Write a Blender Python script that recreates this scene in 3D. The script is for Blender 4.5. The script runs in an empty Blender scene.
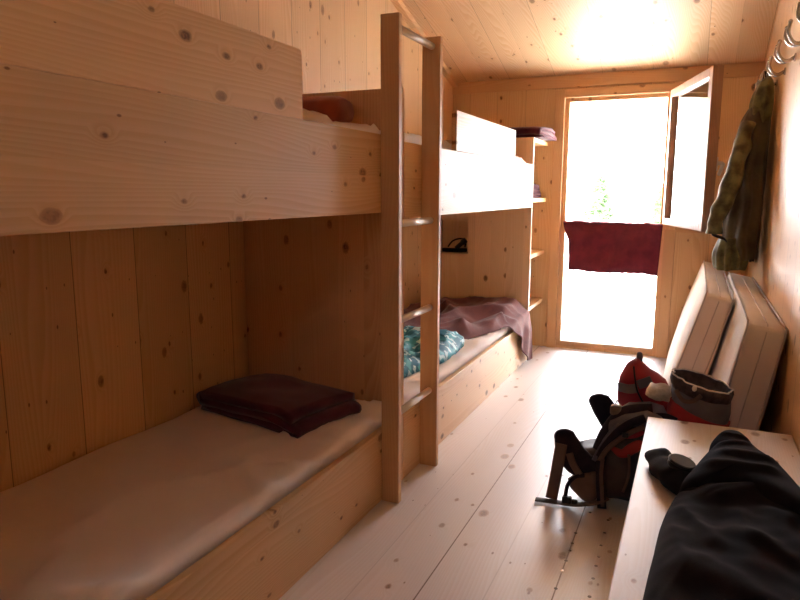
import bpy, bmesh, math, random
from mathutils import Vector, Matrix, noise
random.seed(7)
S = bpy.context.scene
COL = S.collection
PI = math.pi

# ------------------------------------------------------------------ materials
class NT:
    def __init__(self, name):
        self.m = bpy.data.materials.new(name); self.m.use_nodes = True
        self.t = self.m.node_tree; self.t.nodes.clear()
    def n(self, typ, **kw):
        nd = self.t.nodes.new(typ)
        for k, v in kw.items():
            if k.startswith('i_'):
                key = k[2:]; key = int(key) if key.isdigit() else key
                self.put(nd.inputs[key], v)
            else: setattr(nd, k, v)
        return nd
    def put(self, sock, v):
        if isinstance(v, bpy.types.NodeSocket): self.t.links.new(v, sock)
        else: sock.default_value = v
    def math(self, op, a, b=0.0, c=None, clamp=False):
        nd = self.t.nodes.new('ShaderNodeMath'); nd.operation = op; nd.use_clamp = clamp
        self.put(nd.inputs[0], a); self.put(nd.inputs[1], b)
        if c is not None: self.put(nd.inputs[2], c)
        return nd.outputs[0]
    def step(self, v, a, b, lo=0.0, hi=1.0):
        nd = self.n('ShaderNodeMapRange', interpolation_type='SMOOTHSTEP')
        self.put(nd.inputs['Value'], v); self.put(nd.inputs['From Min'], a); self.put(nd.inputs['From Max'], b)
        self.put(nd.inputs['To Min'], lo); self.put(nd.inputs['To Max'], hi)
        return nd.outputs[0]
    def mix(self, f, a, b, mode='MIX'):
        nd = self.n('ShaderNodeMix', data_type='RGBA', blend_type=mode)
        self.put(nd.inputs[0], f); self.put(nd.inputs[6], a); self.put(nd.inputs[7], b)
        return nd.outputs[2]
    def xyz(self, x, y, z):
        nd = self.n('ShaderNodeCombineXYZ')
        for i, v in enumerate((x, y, z)): self.put(nd.inputs[i], v)
        return nd.outputs[0]
    def out(self, sh):
        o = self.n('ShaderNodeOutputMaterial'); self.t.links.new(sh, o.inputs[0]); return self.m

def c4(c): return (c[0], c[1], c[2], 1.0)

def wood(name, along, cross, bw, light=(0.75, 0.515, 0.275), dark=(0.59, 0.335, 0.14), knot=0.5,
         seam=1.0, seam_w=0.0016, rough=0.45, kscale=7.5, var=0.09, shift=0.0, every=1, ksize=1.0, spec=0.35, coat=0.0):
    """spruce boards: `along` = grain axis, `cross` = axis over which boards repeat, bw = board width"""
    T = NT(name)
    tc = T.n('ShaderNodeTexCoord'); sp = T.n('ShaderNodeSeparateXYZ', i_0=tc.outputs['Object'])
    oi = T.n('ShaderNodeObjectInfo')
    ax = {'X': 0, 'Y': 1, 'Z': 2}; rest = [a for a in 'XYZ' if a not in (along, cross)][0]
    A = sp.outputs[ax[along]]; Cc = T.math('ADD', sp.outputs[ax[cross]], shift + 50.0); R = sp.outputs[ax[rest]]
    idx = T.math('FLOOR', T.math('DIVIDE', Cc, bw))
    fr = T.math('FRACT', T.math('DIVIDE', Cc, bw))
    wn = T.n('ShaderNodeTexWhiteNoise', noise_dimensions='2D',
             i_Vector=T.xyz(idx, T.math('MULTIPLY', oi.outputs['Random'], 31.0), 0.0))
    rnd = wn.outputs['Value']
    A2 = T.math('ADD', A, T.math('MULTIPLY', rnd, 17.0))
    # knots
    v = T.n('ShaderNodeTexVoronoi', voronoi_dimensions='2D', i_Scale=kscale, i_Randomness=1.0,
            i_Vector=T.xyz(T.math('MULTIPLY', A2, 0.62), T.math('ADD', Cc, T.math('MULTIPLY', rnd, 3.0)), 0.0))
    cr = T.n('ShaderNodeSeparateColor', i_0=v.outputs['Color'])
    present = T.math('LESS_THAN', cr.outputs[0], knot)
    rad = T.math('MULTIPLY', T.math('MULTIPLY_ADD', T.math('POWER', cr.outputs[1], 3.0), 0.10*ksize, 0.040*ksize), present)
    wob = T.n('ShaderNodeTexNoise', i_Scale=55.0, i_Detail=2.0, i_Vector=tc.outputs['Object'])
    dist = T.math('ADD', v.outputs['Distance'], T.math('MULTIPLY_ADD', wob.outputs[0], 0.05, -0.025))
    kn = T.math('MULTIPLY', T.step(dist, T.math('ADD', rad, 0.012), T.math('MULTIPLY', rad, 0.55), 0.0, 1.0), present)
    halo = T.math('MULTIPLY', T.step(v.outputs['Distance'], 0.26, 0.03, 0.0, 1.0), present)
    # rings, bent round the knots
    warp = T.n('ShaderNodeTexNoise', i_Scale=1.0, i_Detail=1.0,
               i_Vector=T.xyz(T.math('MULTIPLY', A2, 0.55), T.math('MULTIPLY_ADD', Cc, 5.0, T.math('MULTIPLY', rnd, 9.0)), R))
    g = T.math('ADD', T.math('MULTIPLY', Cc, 62.0), T.math('MULTIPLY', warp.outputs[0], 17.0))
    g = T.math('ADD', g, T.math('MULTIPLY', halo, 1.9))
    g = T.math('ADD', g, T.math('MULTIPLY', R, 30.0))
    ring = T.math('FRACT', g)
    ring = T.math('MULTIPLY', T.step(ring, 0.0, 0.85), T.step(ring, 1.0, 0.86))
    fine = T.n('ShaderNodeTexNoise', i_Scale=1.0, i_Detail=4.0,
               i_Vector=T.xyz(T.math('MULTIPLY', A2, 6.0), T.math('MULTIPLY', Cc, 240.0), T.math('MULTIPLY', R, 240.0)))
    broad = T.n('ShaderNodeTexNoise', i_Scale=1.0, i_Detail=2.0,
                i_Vector=T.xyz(T.math('MULTIPLY', A2, 0.7), T.math('MULTIPLY', Cc, 7.0), R))
    amt = T.math('ADD', T.math('MULTIPLY', ring, T.math('MULTIPLY', broad.outputs[0], 0.75)),
                 T.math('MULTIPLY_ADD', fine.outputs[0], 0.35, -0.10), clamp=True)
    amt = T.math('ADD', amt, T.math('MULTIPLY', halo, 0.16), clamp=True)
    col = T.mix(amt, c4(light), c4(dark))
    hv = T.n('ShaderNodeHueSaturation', i_Color=col, i_Saturation=1.0,
             i_Value=T.math('MULTIPLY_ADD', rnd, var * 2, 1.0 - var))
    col = hv.outputs[0]
    edge = T.math('MULTIPLY', T.step(dist, T.math('ADD', rad, 0.03), rad, 0.0, 0.55), present)
    col = T.mix(edge, col, (0.34, 0.17, 0.07, 1))
    kin = T.n('ShaderNodeTexNoise', i_Scale=90.0, i_Detail=2.0, i_Vector=tc.outputs['Object'])
    kc = T.mix(T.step(kin.outputs[0], 0.4, 0.62), (0.11, 0.045, 0.018, 1), (0.30, 0.15, 0.06, 1))
    col = T.mix(T.math('MULTIPLY', kn, T.math('MULTIPLY_ADD', cr.outputs[2], 0.5, 0.45)), col, kc)
    # pin knots and short resin flecks
    v2 = T.n('ShaderNodeTexVoronoi', voronoi_dimensions='2D', i_Scale=kscale*1.9, i_Randomness=1.0,
             i_Vector=T.xyz(T.math('MULTIPLY', A2, 0.5), T.math('ADD', Cc, T.math('MULTIPLY', rnd, 5.0)), 0.0))
    c2 = T.n('ShaderNodeSeparateColor', i_0=v2.outputs['Color'])
    r2 = T.math('MULTIPLY_ADD', c2.outputs[1], 0.05, 0.03)
    p2 = T.math('MULTIPLY', T.math('LESS_THAN', c2.outputs[0], knot*0.32), T.step(v2.outputs['Distance'], r2, T.math('MULTIPLY', r2, 0.4), 0.0, 0.8))
    col = T.mix(p2, col, (0.17, 0.07, 0.028, 1))
    nrm = None
    if seam > 0:
        d = T.math('MULTIPLY', T.math('MINIMUM', fr, T.math('SUBTRACT', 1.0, fr)), bw)
        sm = T.math('MULTIPLY', T.step(d, seam_w * 1.6, seam_w * 0.5, 0.0, 1.0), seam)
        if every > 1:
            jn = T.math('MODULO', T.math('ROUND', T.math('DIVIDE', Cc, bw)), float(every))
            sm = T.math('MULTIPLY', sm, T.math('MULTIPLY_ADD', T.math('LESS_THAN', jn, 0.5), 0.75, 0.25))
        col = T.mix(sm, col, (0.12, 0.06, 0.03, 1))
    bs = T.n('ShaderNodeBsdfPrincipled', i_Roughness=rough)
    T.put(bs.inputs['Base Color'], col)
    bs.inputs['Specular IOR Level'].default_value = spec
    bs.inputs['Coat Weight'].default_value = coat; bs.inputs['Coat Roughness'].default_value = 0.48
    bp = T.n('ShaderNodeBump', i_Strength=0.10, i_Distance=0.002, i_Height=T.math('SUBTRACT', 1.0, amt))
    T.put(bs.inputs['Normal'], bp.outputs[0])
    return T.out(bs.outputs[0])

def cloth(name, col, col2=None, scale=9.0, rough=0.9, sheen=0.2, weave=900.0, bump=0.15, trans=0.0):
    T = NT(name)
    tc = T.n('ShaderNodeTexCoord')
    no = T.n('ShaderNodeTexNoise', i_Scale=scale, i_Detail=4.0, i_Vector=tc.outputs['Object'])
    c = T.mix(T.step(no.outputs[0], 0.35, 0.68), c4(col), c4(col2 or tuple(x * 0.8 for x in col)))
    bs = T.n('ShaderNodeBsdfPrincipled', i_Roughness=rough)
    T.put(bs.inputs['Base Color'], c)
    bs.inputs['Sheen Weight'].default_value = sheen
    bs.inputs['Specular IOR Level'].default_value = 0.25
    n2 = T.n('ShaderNodeTexNoise', i_Scale=weave, i_Detail=2.0, i_Vector=tc.outputs['Object'])
    bp = T.n('ShaderNodeBump', i_Strength=bump, i_Distance=0.002, i_Height=n2.outputs[0])
    T.put(bs.inputs['Normal'], bp.outputs[0])
    sh = bs.outputs[0]
    if trans > 0:
        tr = T.n('ShaderNodeBsdfTranslucent'); T.put(tr.inputs[0], c)
        mx = T.n('ShaderNodeMixShader', i_0=trans)
        T.put(mx.inputs[1], sh); T.put(mx.inputs[2], tr.outputs[0]); sh = mx.outputs[0]
    return T.out(sh)

def plain(name, col, rough=0.5, metal=0.0, spec=0.5):
    T = NT(name)
    tc = T.n('ShaderNodeTexCoord')
    no = T.n('ShaderNodeTexNoise', i_Scale=25.0, i_Detail=3.0, i_Vector=tc.outputs['Object'])
    c = T.mix(no.outputs[0], c4(tuple(x * 0.9 for x in col)), c4(col))
    bs = T.n('ShaderNodeBsdfPrincipled', i_Roughness=rough, i_Metallic=metal)
    T.put(bs.inputs['Base Color'], c); bs.inputs['Specular IOR Level'].default_value = spec
    return T.out(bs.outputs[0])

def glass(name, boost=1.0):
    T = NT(name)
    fr = T.n('ShaderNodeFresnel', i_IOR=1.52)
    f = T.math('MULTIPLY', fr.outputs[0], boost, clamp=True)
    tr = T.n('ShaderNodeBsdfTransparent'); gl = T.n('ShaderNodeBsdfGlossy', i_Roughness=0.0)
    mx = T.n('ShaderNodeMixShader'); T.put(mx.inputs[0], f); T.put(mx.inputs[1], tr.outputs[0]); T.put(mx.inputs[2], gl.outputs[0])
    return T.out(mx.outputs[0])

def camo(name):
    T = NT(name)
    tc = T.n('ShaderNodeTexCoord')
    v = T.n('ShaderNodeTexNoise', i_Scale=11.0, i_Detail=2.0, i_Vector=tc.outputs['Object'])
    c = T.mix(T.step(v.outputs[0], 0.46, 0.50), (0.07, 0.40, 0.50, 1), (0.012, 0.17, 0.26, 1))
    v2 = T.n('ShaderNodeTexNoise', i_Scale=17.0, i_Detail=2.0, i_Vector=tc.outputs['Object'])
    c = T.mix(T.step(v2.outputs[0], 0.56, 0.60), c, (0.50, 0.76, 0.82, 1))
    bs = T.n('ShaderNodeBsdfPrincipled', i_Roughness=0.65); T.put(bs.inputs['Base Color'], c)
    return T.out(bs.outputs[0])

W_WALLZ_Y = wood('planks_upright_along_side_wall', 'Z', 'Y', 0.31, knot=0.5, seam=0.8)
W_WALLZ_X = wood('planks_upright_along_end_wall', 'Z', 'X', 0.26, knot=0.35, seam=0.45, shift=0.07)
W_CEIL = wood('ceiling_planks', 'Y', 'X', 0.20, light=(0.76, 0.56, 0.34), knot=0.45, seam=0.55, kscale=6.0, every=2)
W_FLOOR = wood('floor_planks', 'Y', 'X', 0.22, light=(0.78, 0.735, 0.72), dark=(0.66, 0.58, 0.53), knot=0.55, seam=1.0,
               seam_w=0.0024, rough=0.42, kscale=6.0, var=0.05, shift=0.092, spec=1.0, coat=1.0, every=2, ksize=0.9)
W_BOARD_Y = wood('board_lengthwise', 'Y', 'Z', 0.6, knot=0.62, seam=0.0, kscale=7.5, shift=0.13)
W_BOARD_X = wood('board_crosswise', 'X', 'Z', 0.6, knot=0.4, seam=0.0, kscale=5.0, shift=0.13)
W_PANEL_LIT = wood('panel_upright_lit', 'Z', 'X', 0.14, knot=0.42, seam=0.0, kscale=6.5, light=(0.80, 0.58, 0.36), dark=(0.66, 0.42, 0.22))  # far panel wood paled: bounced floor light put into its colour
W_PANEL_SHADED = wood('panel_upright_shaded', 'Z', 'X', 0.14, knot=0.45, seam=0.0, kscale=6.5, light=(0.68, 0.43, 0.23), dark=(0.53, 0.28, 0.12))  # same panel wood darkened: under-bunk shade put into its colour
W_FLAT_X = wood('shelf_crosswise', 'Y', 'X', 0.5, knot=0.3, seam=0.0, shift=0.2)
W_FLAT_Y = wood('bench_board', 'Y', 'X', 0.30, knot=0.4, seam=0.15, shift=0.13, rough=0.42, spec=1.0, coat=1.0, light=(0.76, 0.70, 0.67), dark=(0.65, 0.56, 0.50))
W_STILE = wood('plain_upright_beech', 'Z', 'X', 0.9, knot=0.0, seam=0.0, light=(0.64, 0.40, 0.20), dark=(0.54, 0.30, 0.13), var=0.03)
W_TRIM_Z = wood('trim_upright', 'Z', 'X', 0.9, knot=0.15, seam=0.0, light=(0.68, 0.44, 0.24))
W_TRIM_X = wood('trim_crosswise', 'X', 'Z', 0.9, knot=0.3, seam=0.0, light=(0.66, 0.41, 0.215), shift=.4)
W_SASH = wood('larch_sash', 'Z', 'X', 0.9, knot=0.0, seam=0.0, light=(0.42, 0.25, 0.15), dark=(0.30, 0.16, 0.09))
M_RUNG = plain('pale_rung_wood', (0.82, 0.74, 0.66), 0.4)
M_SHEET = cloth('white_sheet', (0.80, 0.74, 0.71), (0.77, 0.71, 0.68), 5.0, 0.85, 0.1, 1200, 0.06)
M_MAROON = cloth('maroon_wool', (0.085, 0.014, 0.027), (0.062, 0.010, 0.021), 12.0, 0.95, 0.2, 700, 0.35)
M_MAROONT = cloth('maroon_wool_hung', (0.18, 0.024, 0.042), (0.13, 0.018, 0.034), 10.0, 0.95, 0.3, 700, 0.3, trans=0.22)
M_RUST = cloth('rust_wool', (0.36, 0.085, 0.05), (0.28, 0.06, 0.04), 12.0, 0.95, 0.35, 700, 0.35)
M_BRMAR = cloth('brown_maroon_wool', (0.165, 0.045, 0.042), (0.12, 0.032, 0.034), 12.0, 0.95, 0.3, 700, 0.35)
M_TICK = cloth('mattress_ticking', (0.80, 0.74, 0.68), (0.77, 0.71, 0.65), 3.0, 0.85, 0.1, 500, 0.1)
M_PIPE = cloth('mattress_piping', (0.62, 0.56, 0.52), None, 6.0)
M_BLACK = cloth('black_fleece', (0.0075, 0.006, 0.010), (0.005, 0.004, 0.007), 20.0, 1.0, 0.03, 400, 0.4)
M_OLIVE = cloth('olive_shell_fabric', (0.185, 0.175, 0.075), (0.060, 0.052, 0.024), 13.0, 0.6, 0.1, 300, 0.1)
M_BROWNISH = cloth('dark_brown_shell_fabric', (0.095, 0.078, 0.040), (0.045, 0.032, 0.020), 5.0, 0.65, 0.1, 300, 0.1)
M_DARK = cloth('near_black_cloth', (0.014, 0.012, 0.012), None, 10.0, 0.85, 0.1)
M_PACK = cloth('dark_grey_nylon', (0.065, 0.056, 0.058), (0.042, 0.037, 0.042), 14.0, 0.55, 0.05, 350, 0.2)
M_PACKBR = cloth('brown_grey_webbing', (0.15, 0.100, 0.082), (0.12, 0.078, 0.066), 14.0, 0.7, 0.1, 350, 0.2)
M_PAD = cloth('black_padding', (0.016, 0.013, 0.024), (0.024, 0.018, 0.030), 30.0, 0.9, 0.15, 500, 0.4)
M_NAVY = cloth('slate_blue_nylon', (0.13, 0.13, 0.17), (0.10, 0.10, 0.135), 10.0, 0.55, 0.05, 350, 0.15)
M_COLLAR = cloth('brown_grey_gathered_nylon', (0.075, 0.055, 0.062), (0.04, 0.03, 0.036), 40.0, 0.7, 0.05, 350, 0.3)
M_RED = cloth('red_nylon', (0.36, 0.030, 0.050), (0.28, 0.022, 0.040), 8.0, 0.55, 0.05, 350, 0.15, trans=0.12)
M_REDB = cloth('red_nylon_bright', (0.34, 0.030, 0.032), None, 8.0, 0.5, 0.05, 350, 0.15)
M_GREYN = cloth('grey_nylon', (0.17, 0.14, 0.15), None, 8.0, 0.55, 0.05, 350, 0.15)
M_CORD = cloth('white_cord', (0.75, 0.72, 0.68), None, 60.0)
M_METAL = plain('steel_grey', (0.55, 0.53, 0.52), 0.25, 1.0)
M_HANDLE = plain('pale_handle', (0.78, 0.76, 0.74), 0.35)
M_DKMETAL = plain('dark_steel', (0.10, 0.09, 0.09), 0.35, 0.9)
M_PLASTIC = plain('black_plastic', (0.014, 0.014, 0.016), 0.4)
M_TIN = plain('black_tin_lid', (0.022, 0.026, 0.032), 0.35, 0.0, 0.6)
M_GLASS = glass('window_glass', 1.0); M_GLASS2 = glass('sash_glass', 1.7)
M_CAMO = camo('teal_print_cotton')
M_TERR = plain('pale_terrace_stone', (0.62, 0.60, 0.57), 0.9)
M_GRASS = plain('meadow_grass', (0.16, 0.22, 0.07), 1.0)
M_LEAF = plain('tree_leaves', (0.09, 0.15, 0.06), 0.9); M_BARK = plain('tree_bark', (0.16, 0.11, 0.08), 0.9)
M_TABLE = plain('weathered_bench', (0.45, 0.50, 0.48), 0.8)

# ------------------------------------------------------------------ builders
class MB:
    def __init__(s): s.b = bmesh.new()
    def box(s, x0, x1, y0, y1, z0, z1, M=None):
        r = bmesh.ops.create_cube(s.b, size=1.0)
        bmesh.ops.transform(s.b, verts=r['verts'], matrix=Matrix.Translation(((x0+x1)/2, (y0+y1)/2, (z0+z1)/2)) @ Matrix.Diagonal((x1-x0, y1-y0, z1-z0, 1)))
        if M: bmesh.ops.transform(s.b, verts=r['verts'], matrix=M)
        return s
    def prism(s, poly, axis, a, b):
        """poly in the two other axes (in XYZ order), extruded along axis from a to b"""
        def P(q, t):
            q = list(q); q.insert(axis, t); return q
        v0 = [s.b.verts.new(P(q, a)) for q in poly]; v1 = [s.b.verts.new(P(q, b)) for q in poly]
        n = len(poly)
        s.b.faces.new(v0); s.b.faces.new(v1[::-1])
        for i in range(n): s.b.faces.new((v0[i], v1[i], v1[(i+1) % n], v0[(i+1) % n]))
        return s
    def tube(s, pts, r, n=8, flat=None, cap=True, up=None, sq=0.4):
        """round or flat (w,t) tube along pts; r a number or list"""
        pts = [Vector(p) for p in pts]; rings = []
        prev = None
        for i, p in enumerate(pts):
            t = (pts[min(i+1, len(pts)-1)] - pts[max(i-1, 0)]).normalized()
            if prev is None:
                ref = Vector(up) if up else (Vector((0, 0, 1)) if abs(t.z) < 0.9 else Vector((0, 1, 0)))
            else: ref = prev
            a = (ref - t * ref.dot(t)).normalized(); prev = a; b = t.cross(a)
            ri = r[i] if isinstance(r, (list, tuple)) else r
            ring = []
            for k in range(n):
                th = 2*PI*k/n
                if flat: q = a*math.copysign(abs(math.cos(th))**sq, math.cos(th))*flat[1]*ri + b*math.copysign(abs(math.sin(th))**sq, math.sin(th))*flat[0]*ri
                else: q = a*math.cos(th)*ri + b*math.sin(th)*ri
                ring.append(s.b.verts.new(p + q))
            rings.append(ring)
        s.loft(rings, cap)
        return s
    def loft(s, rings, cap=True, closed=True):
        n = len(rings[0])
        for A, B in zip(rings, rings[1:]):
            for k in range(n if closed else n-1):
                s.b.faces.new((A[k], A[(k+1) % n], B[(k+1) % n], B[k]))
        if cap: s.b.faces.new(rings[0][::-1]); s.b.faces.new(rings[-1])
    def rings(s, R, cap=True):
        s.loft([[s.b.verts.new(p) for p in ring] for ring in R], cap); return s
    def grid(s, f, nu, nv):
        V = [[s.b.verts.new(f(i/nu, j/nv)) for j in range(nv+1)] for i in range(nu+1)]
        for i in range(nu):
            for j in range(nv): s.b.faces.new((V[i][j], V[i+1][j], V[i+1][j+1], V[i][j+1]))
        return s
    def disp(s, f):
        for v in s.b.verts: v.co += f(v.co.copy())
        return s
    def build(s, name, mat, parent=None, loc=None, bevel=0, smooth=False, sub=0, solid=0, solid_off=-1):
        bmesh.ops.recalc_face_normals(s.b, faces=s.b.faces)
        o0 = Vector(loc) if loc is not None else (worldloc(parent) if parent else Vector((0, 0, 0)))
        for v in s.b.verts: v.co -= o0
        me = bpy.data.meshes.new(name); s.b.to_mesh(me); s.b.free()
        me.materials.append(mat)
        o = bpy.data.objects.new(name, me); COL.objects.link(o)
        if parent: o.parent = parent; o.location = o0 - worldloc(parent)
        else: o.location = o0
        if smooth:
            for p in me.polygons: p.use_smooth = True
        if solid:
            m = o.modifiers.new('thickness', 'SOLIDIFY'); m.thickness = solid; m.offset = solid_off
        if bevel:
            m = o.modifiers.new('bevel', 'BEVEL'); m.width = bevel; m.segments = 2; m.limit_method = 'ANGLE'
        if sub:
            m = o.modifiers.new('sub', 'SUBSURF'); m.levels = sub; m.render_levels = sub
        return o

def worldloc(o):
    v = Vector((0, 0, 0))
    while o: v += o.location; o = o.parent
    return v

def tag(o, label, cat, group=None):
    o['label'] = label; o['category'] = cat
    if group: o['group'] = group
    return o
def thing(name, label, cat, loc, group=None):
    o = bpy.data.objects.new(name, None); COL.objects.link(o); o.location = loc
    o.empty_display_size = 0.1
    return tag(o, label, cat, group)
def struct(o): o['kind'] = 'structure'; return o
def bx(name, mat, parent, x0, x1, y0, y1, z0, z1, bevel=0.003, label=None, loc=None):
    o = MB().box(x0, x1, y0, y1, z0, z1).build(name, mat, parent, loc=loc, bevel=bevel)
    if label: o['label'] = label
    return o
def nz(p, s, seed=0): return noise.noise(Vector((p[0]*s + seed*7.3, p[1]*s - seed*3.1, p[2]*s + seed)))
def ridge(p, s, seed=0):
    return 1.0 - abs(noise.noise(Vector((p[0]*s + seed*7.3, p[1]*s - seed*3.1, p[2]*s + seed)))) * 2
def smooth01(t): t = max(0, min(1, t)); return t*t*(3-2*t)
def spline(pts, n, closed=False):
    """Catmull-Rom through pts, n samples per span"""
    pts = [Vector(p) for p in pts]; out = []; m = len(pts)
    for i in range(m if closed else m-1):
        g = (lambda k: pts[k % m]) if closed else (lambda k: pts[max(0, min(m-1, k))])
        p0, p1, p2, p3 = g(i-1), g(i), g(i+1), g(i+2)
        for j in range(n):
            t = j/n
            out.append(0.5*((2*p1) + (p2-p0)*t + (2*p0-5*p1+4*p2-p3)*t*t + (3*p1-p0-3*p2+p3)*t**3))
    if not closed: out.append(pts[-1])
    return out

def mound(outline, base, H, fold, nr=34, ns=8, power=2.6, centre=None, bottom=True):
    """cloth lying in a heap: smooth outline on the plane z=base, height function H(x,y)*profile + fold"""
    ol = spline([(x, y, 0) for x, y in outline], ns, True)
    c = Vector(centre + (0,)) if centre else sum(ol, Vector())/len(ol)
    mb = MB(); rings = []
    for k in range(nr, 0, -1):
        t = k/nr; ring = []
        for p in ol:
            q = c + (p-c)*t
            prof = max(0.0, 1 - t**power)**0.5
            z = base + (H(q.x, q.y) * prof if k < nr else 0.0) + fold(q.x, q.y)*min(1, prof*1.3)
            if k == nr: z = base
            ring.append(mb.b.verts.new((q.x, q.y, max(base, z))))
        rings.append(ring)
    for A, B in zip(rings, rings[1:]):
        n = len(A)
        for i in range(n): mb.b.faces.new((A[i], A[(i+1) % n], B[(i+1) % n], B[i]))
    top = mb.b.verts.new((c.x, c.y, base + H(c.x, c.y) + fold(c.x, c.y)))
    A = rings[-1]
    for i in range(len(A)): mb.b.faces.new((A[i], A[(i+1) % len(A)], top))
    if bottom: mb.b.faces.new(rings[0][::-1])
    return mb

def folded(w, d, h, layers, seed=0, ny=22):
    """a blanket folded in layers: serpentine cross-section in x-z, extruded in y, about the origin with its underside at z=0"""
    t = h/layers; path = []
    for k in range(layers):
        z = t*(k+0.5); x0 = w/2 - t/2 - 0.004*k
        xs = [-x0 + 2*x0*i/14 for i in range(15)]
        if k % 2: xs.reverse()
        path += [(x, z) for x in xs]
        if k < layers-1:
            sgn = 1 if k % 2 == 0 else -1; cx = sgn*x0
            for a in range(1, 6):
                th = -PI/2 + PI*a/6
                path.append((cx + sgn*math.cos(th)*t*0.5, z + t/2 + math.sin(th)*t*0.5))
    P = [Vector((x, 0, z)) for x, z in path]; n = len(P); L = []; R = []
    for i in range(n):
        tg = (P[min(i+1, n-1)] - P[max(i-1, 0)]).normalized(); nn = Vector((-tg.z, 0, tg.x))*t*0.47
        L.append(P[i] + nn); R.append(P[i] - nn)
    sec = L + R[::-1]
    mb = MB(); rings = []
    for j in range(ny+1):
        y = -d/2 + d*j/ny
        rings.append([mb.b.verts.new((q.x, y, q.z)) for q in sec])
    mb.loft(rings, True)
    def f(p):
        e = smooth01((abs(p.x)/(w/2) - .55)/.45); ey = smooth01((abs(p.y)/(d/2) - .6)/.4)
        up = min(1, p.z/(t*0.6))
        return Vector((nz(p, 7, seed)*0.012, nz(p, 7, seed+2)*0.012 + nz((0, 0, p.z*60), 1, seed)*0.008,
                       (-0.10*h*e - 0.10*h*ey + nz(p, 6, seed+5)*0.012)*up))
    return mb.disp(f)

# ------------------------------------------------------------------ the room
XL, XR, YF, YB = -2.14, 0.41, 6.02, -1.5
XF = -1.24                                   # front plane of the bunks
def zc(y): return 2.405 + 0.307*(YF - y)     # underside of the sloping ceiling

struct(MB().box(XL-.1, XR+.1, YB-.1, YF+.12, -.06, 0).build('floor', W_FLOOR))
floor = bpy.data.objects['floor']
struct(MB().prism([(YB-.1, zc(YB-.1)), (YF+.75, zc(YF+.75)), (YF+.75, zc(YF+.75)+.1), (YB-.1, zc(YB-.1)+.1)], 0, XL-.3, XR+.3).build('ceiling', W_CEIL))
struct(MB().prism([(YB-.1, -.06), (YF+.12, -.06), (YF+.12, zc(YF+.12)), (YB-.1, zc(YB-.1))], 0, XL-.1, XL).build('wall_left', W_WALLZ_Y))
struct(MB().prism([(YB-.1, -.06), (YF+.12, -.06), (YF+.12, zc(YF+.12)), (YB-.1, zc(YB-.1))], 0, XR, XR+.1).build('wall_right', W_WALLZ_Y))
BX0, BX1, BZ0, BZ1 = -.56, -.26, 2.05, 2.35  # opening cut in the back wall for an added fill-light window
struct(MB().box(XL, BX0, YB-.1, YB, 0, zc(YB)).box(BX1, XR, YB-.1, YB, 0, zc(YB)).box(BX0, BX1, YB-.1, YB, 0, BZ0).box(BX0, BX1, YB-.1, YB, BZ1, zc(YB)).build('wall_back', W_WALLZ_X))
OX0, OX1, OZ0, OZ1 = -1.105, -0.235, 0.02, 2.215
w = MB().box(XL, OX0, YF, YF+.12, 0, 2.37).box(OX1, XR, YF, YF+.12, 0, 2.37).box(OX0, OX1, YF, YF+.12, 0, OZ0).box(OX0, OX1, YF, YF+.12, OZ1, 2.37)
struct(w.build('wall_far', W_WALLZ_X))
# casing and beam on the far wall
struct(bx('trim_1', W_TRIM_Z, None, OX0-.085, OX0, YF-.022, YF, 0, OZ1+.07))
struct(bx('trim_2', W_TRIM_Z, None, OX1, OX1+.085, YF-.022, YF, 0, 1.10))
struct(bx('trim_3', W_TRIM_X, None, OX0, OX1+.34, YF-.022, YF, OZ1, OZ1+.07))
struct(bx('trim_4', W_TRIM_X, None, XL, XR, YF-.012, YF, 2.30, 2.405))
struct(bx('trim_5', W_TRIM_X, None, OX1+.085, XR, YF-.012, YF, 1.08, 1.105))
struct(bx('baseboard_far', W_TRIM_X, None, OX1+.085, XR, YF-.014, YF, 0, .05))
struct(MB().prism([(YB, zc(YB)), (YF-.012, zc(YF-.012)), (YF-.012, zc(YF-.012)-.045), (YB, zc(YB)-.045)], 0, XL, XL+.05).build('trim_6', W_BOARD_Y))

# window: fixed glazing below a transom, an opening above with a sash swung into the room
win = bpy.data.objects.new('window_1', None); COL.objects.link(win); win.location = (-.67, YF+.06, OZ0); struct(win)
f = MB().box(OX0, OX0+.04, YF+.01, YF+.09, OZ0, OZ1).box(OX1-.04, OX1, YF+.01, YF+.09, OZ0, OZ1)
f.box(OX0+.04, OX1-.04, YF+.01, YF+.09, OZ0, OZ0+.045).box(OX0+.04, OX1-.04, YF+.01, YF+.09, OZ1-.035, OZ1)
f.build('window_frame', W_TRIM_Z, win, bevel=.003)
bx('transom', W_TRIM_X, win, OX0+.04, OX1-.04, YF-.005, YF+.085, 1.08, 1.135)
MB().box(OX0+.04, OX1-.04, YF+.045, YF+.051, OZ0+.045, 1.08).build('pane', M_GLASS, win)
w2 = bpy.data.objects.new('added_fill_window', None); COL.objects.link(w2); w2.location = ((BX0+BX1)/2, YB-.05, BZ0); struct(w2)  # window added behind the camera only to let in fill light
MB().box(BX0, BX0+.03, YB-.09, YB-.02, BZ0, BZ1).box(BX1-.03, BX1, YB-.09, YB-.02, BZ0, BZ1).box(BX0+.03, BX1-.03, YB-.09, YB-.02, BZ0, BZ0+.03).box(BX0+.03, BX1-.03, YB-.09, YB-.02, BZ1-.03, BZ1).build('window_frame', W_TRIM_Z, w2)
MB().box(BX0+.03, BX1-.03, YB-.06, YB-.054, BZ0+.03, BZ1-.03).build('pane', M_GLASS, w2)
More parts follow.
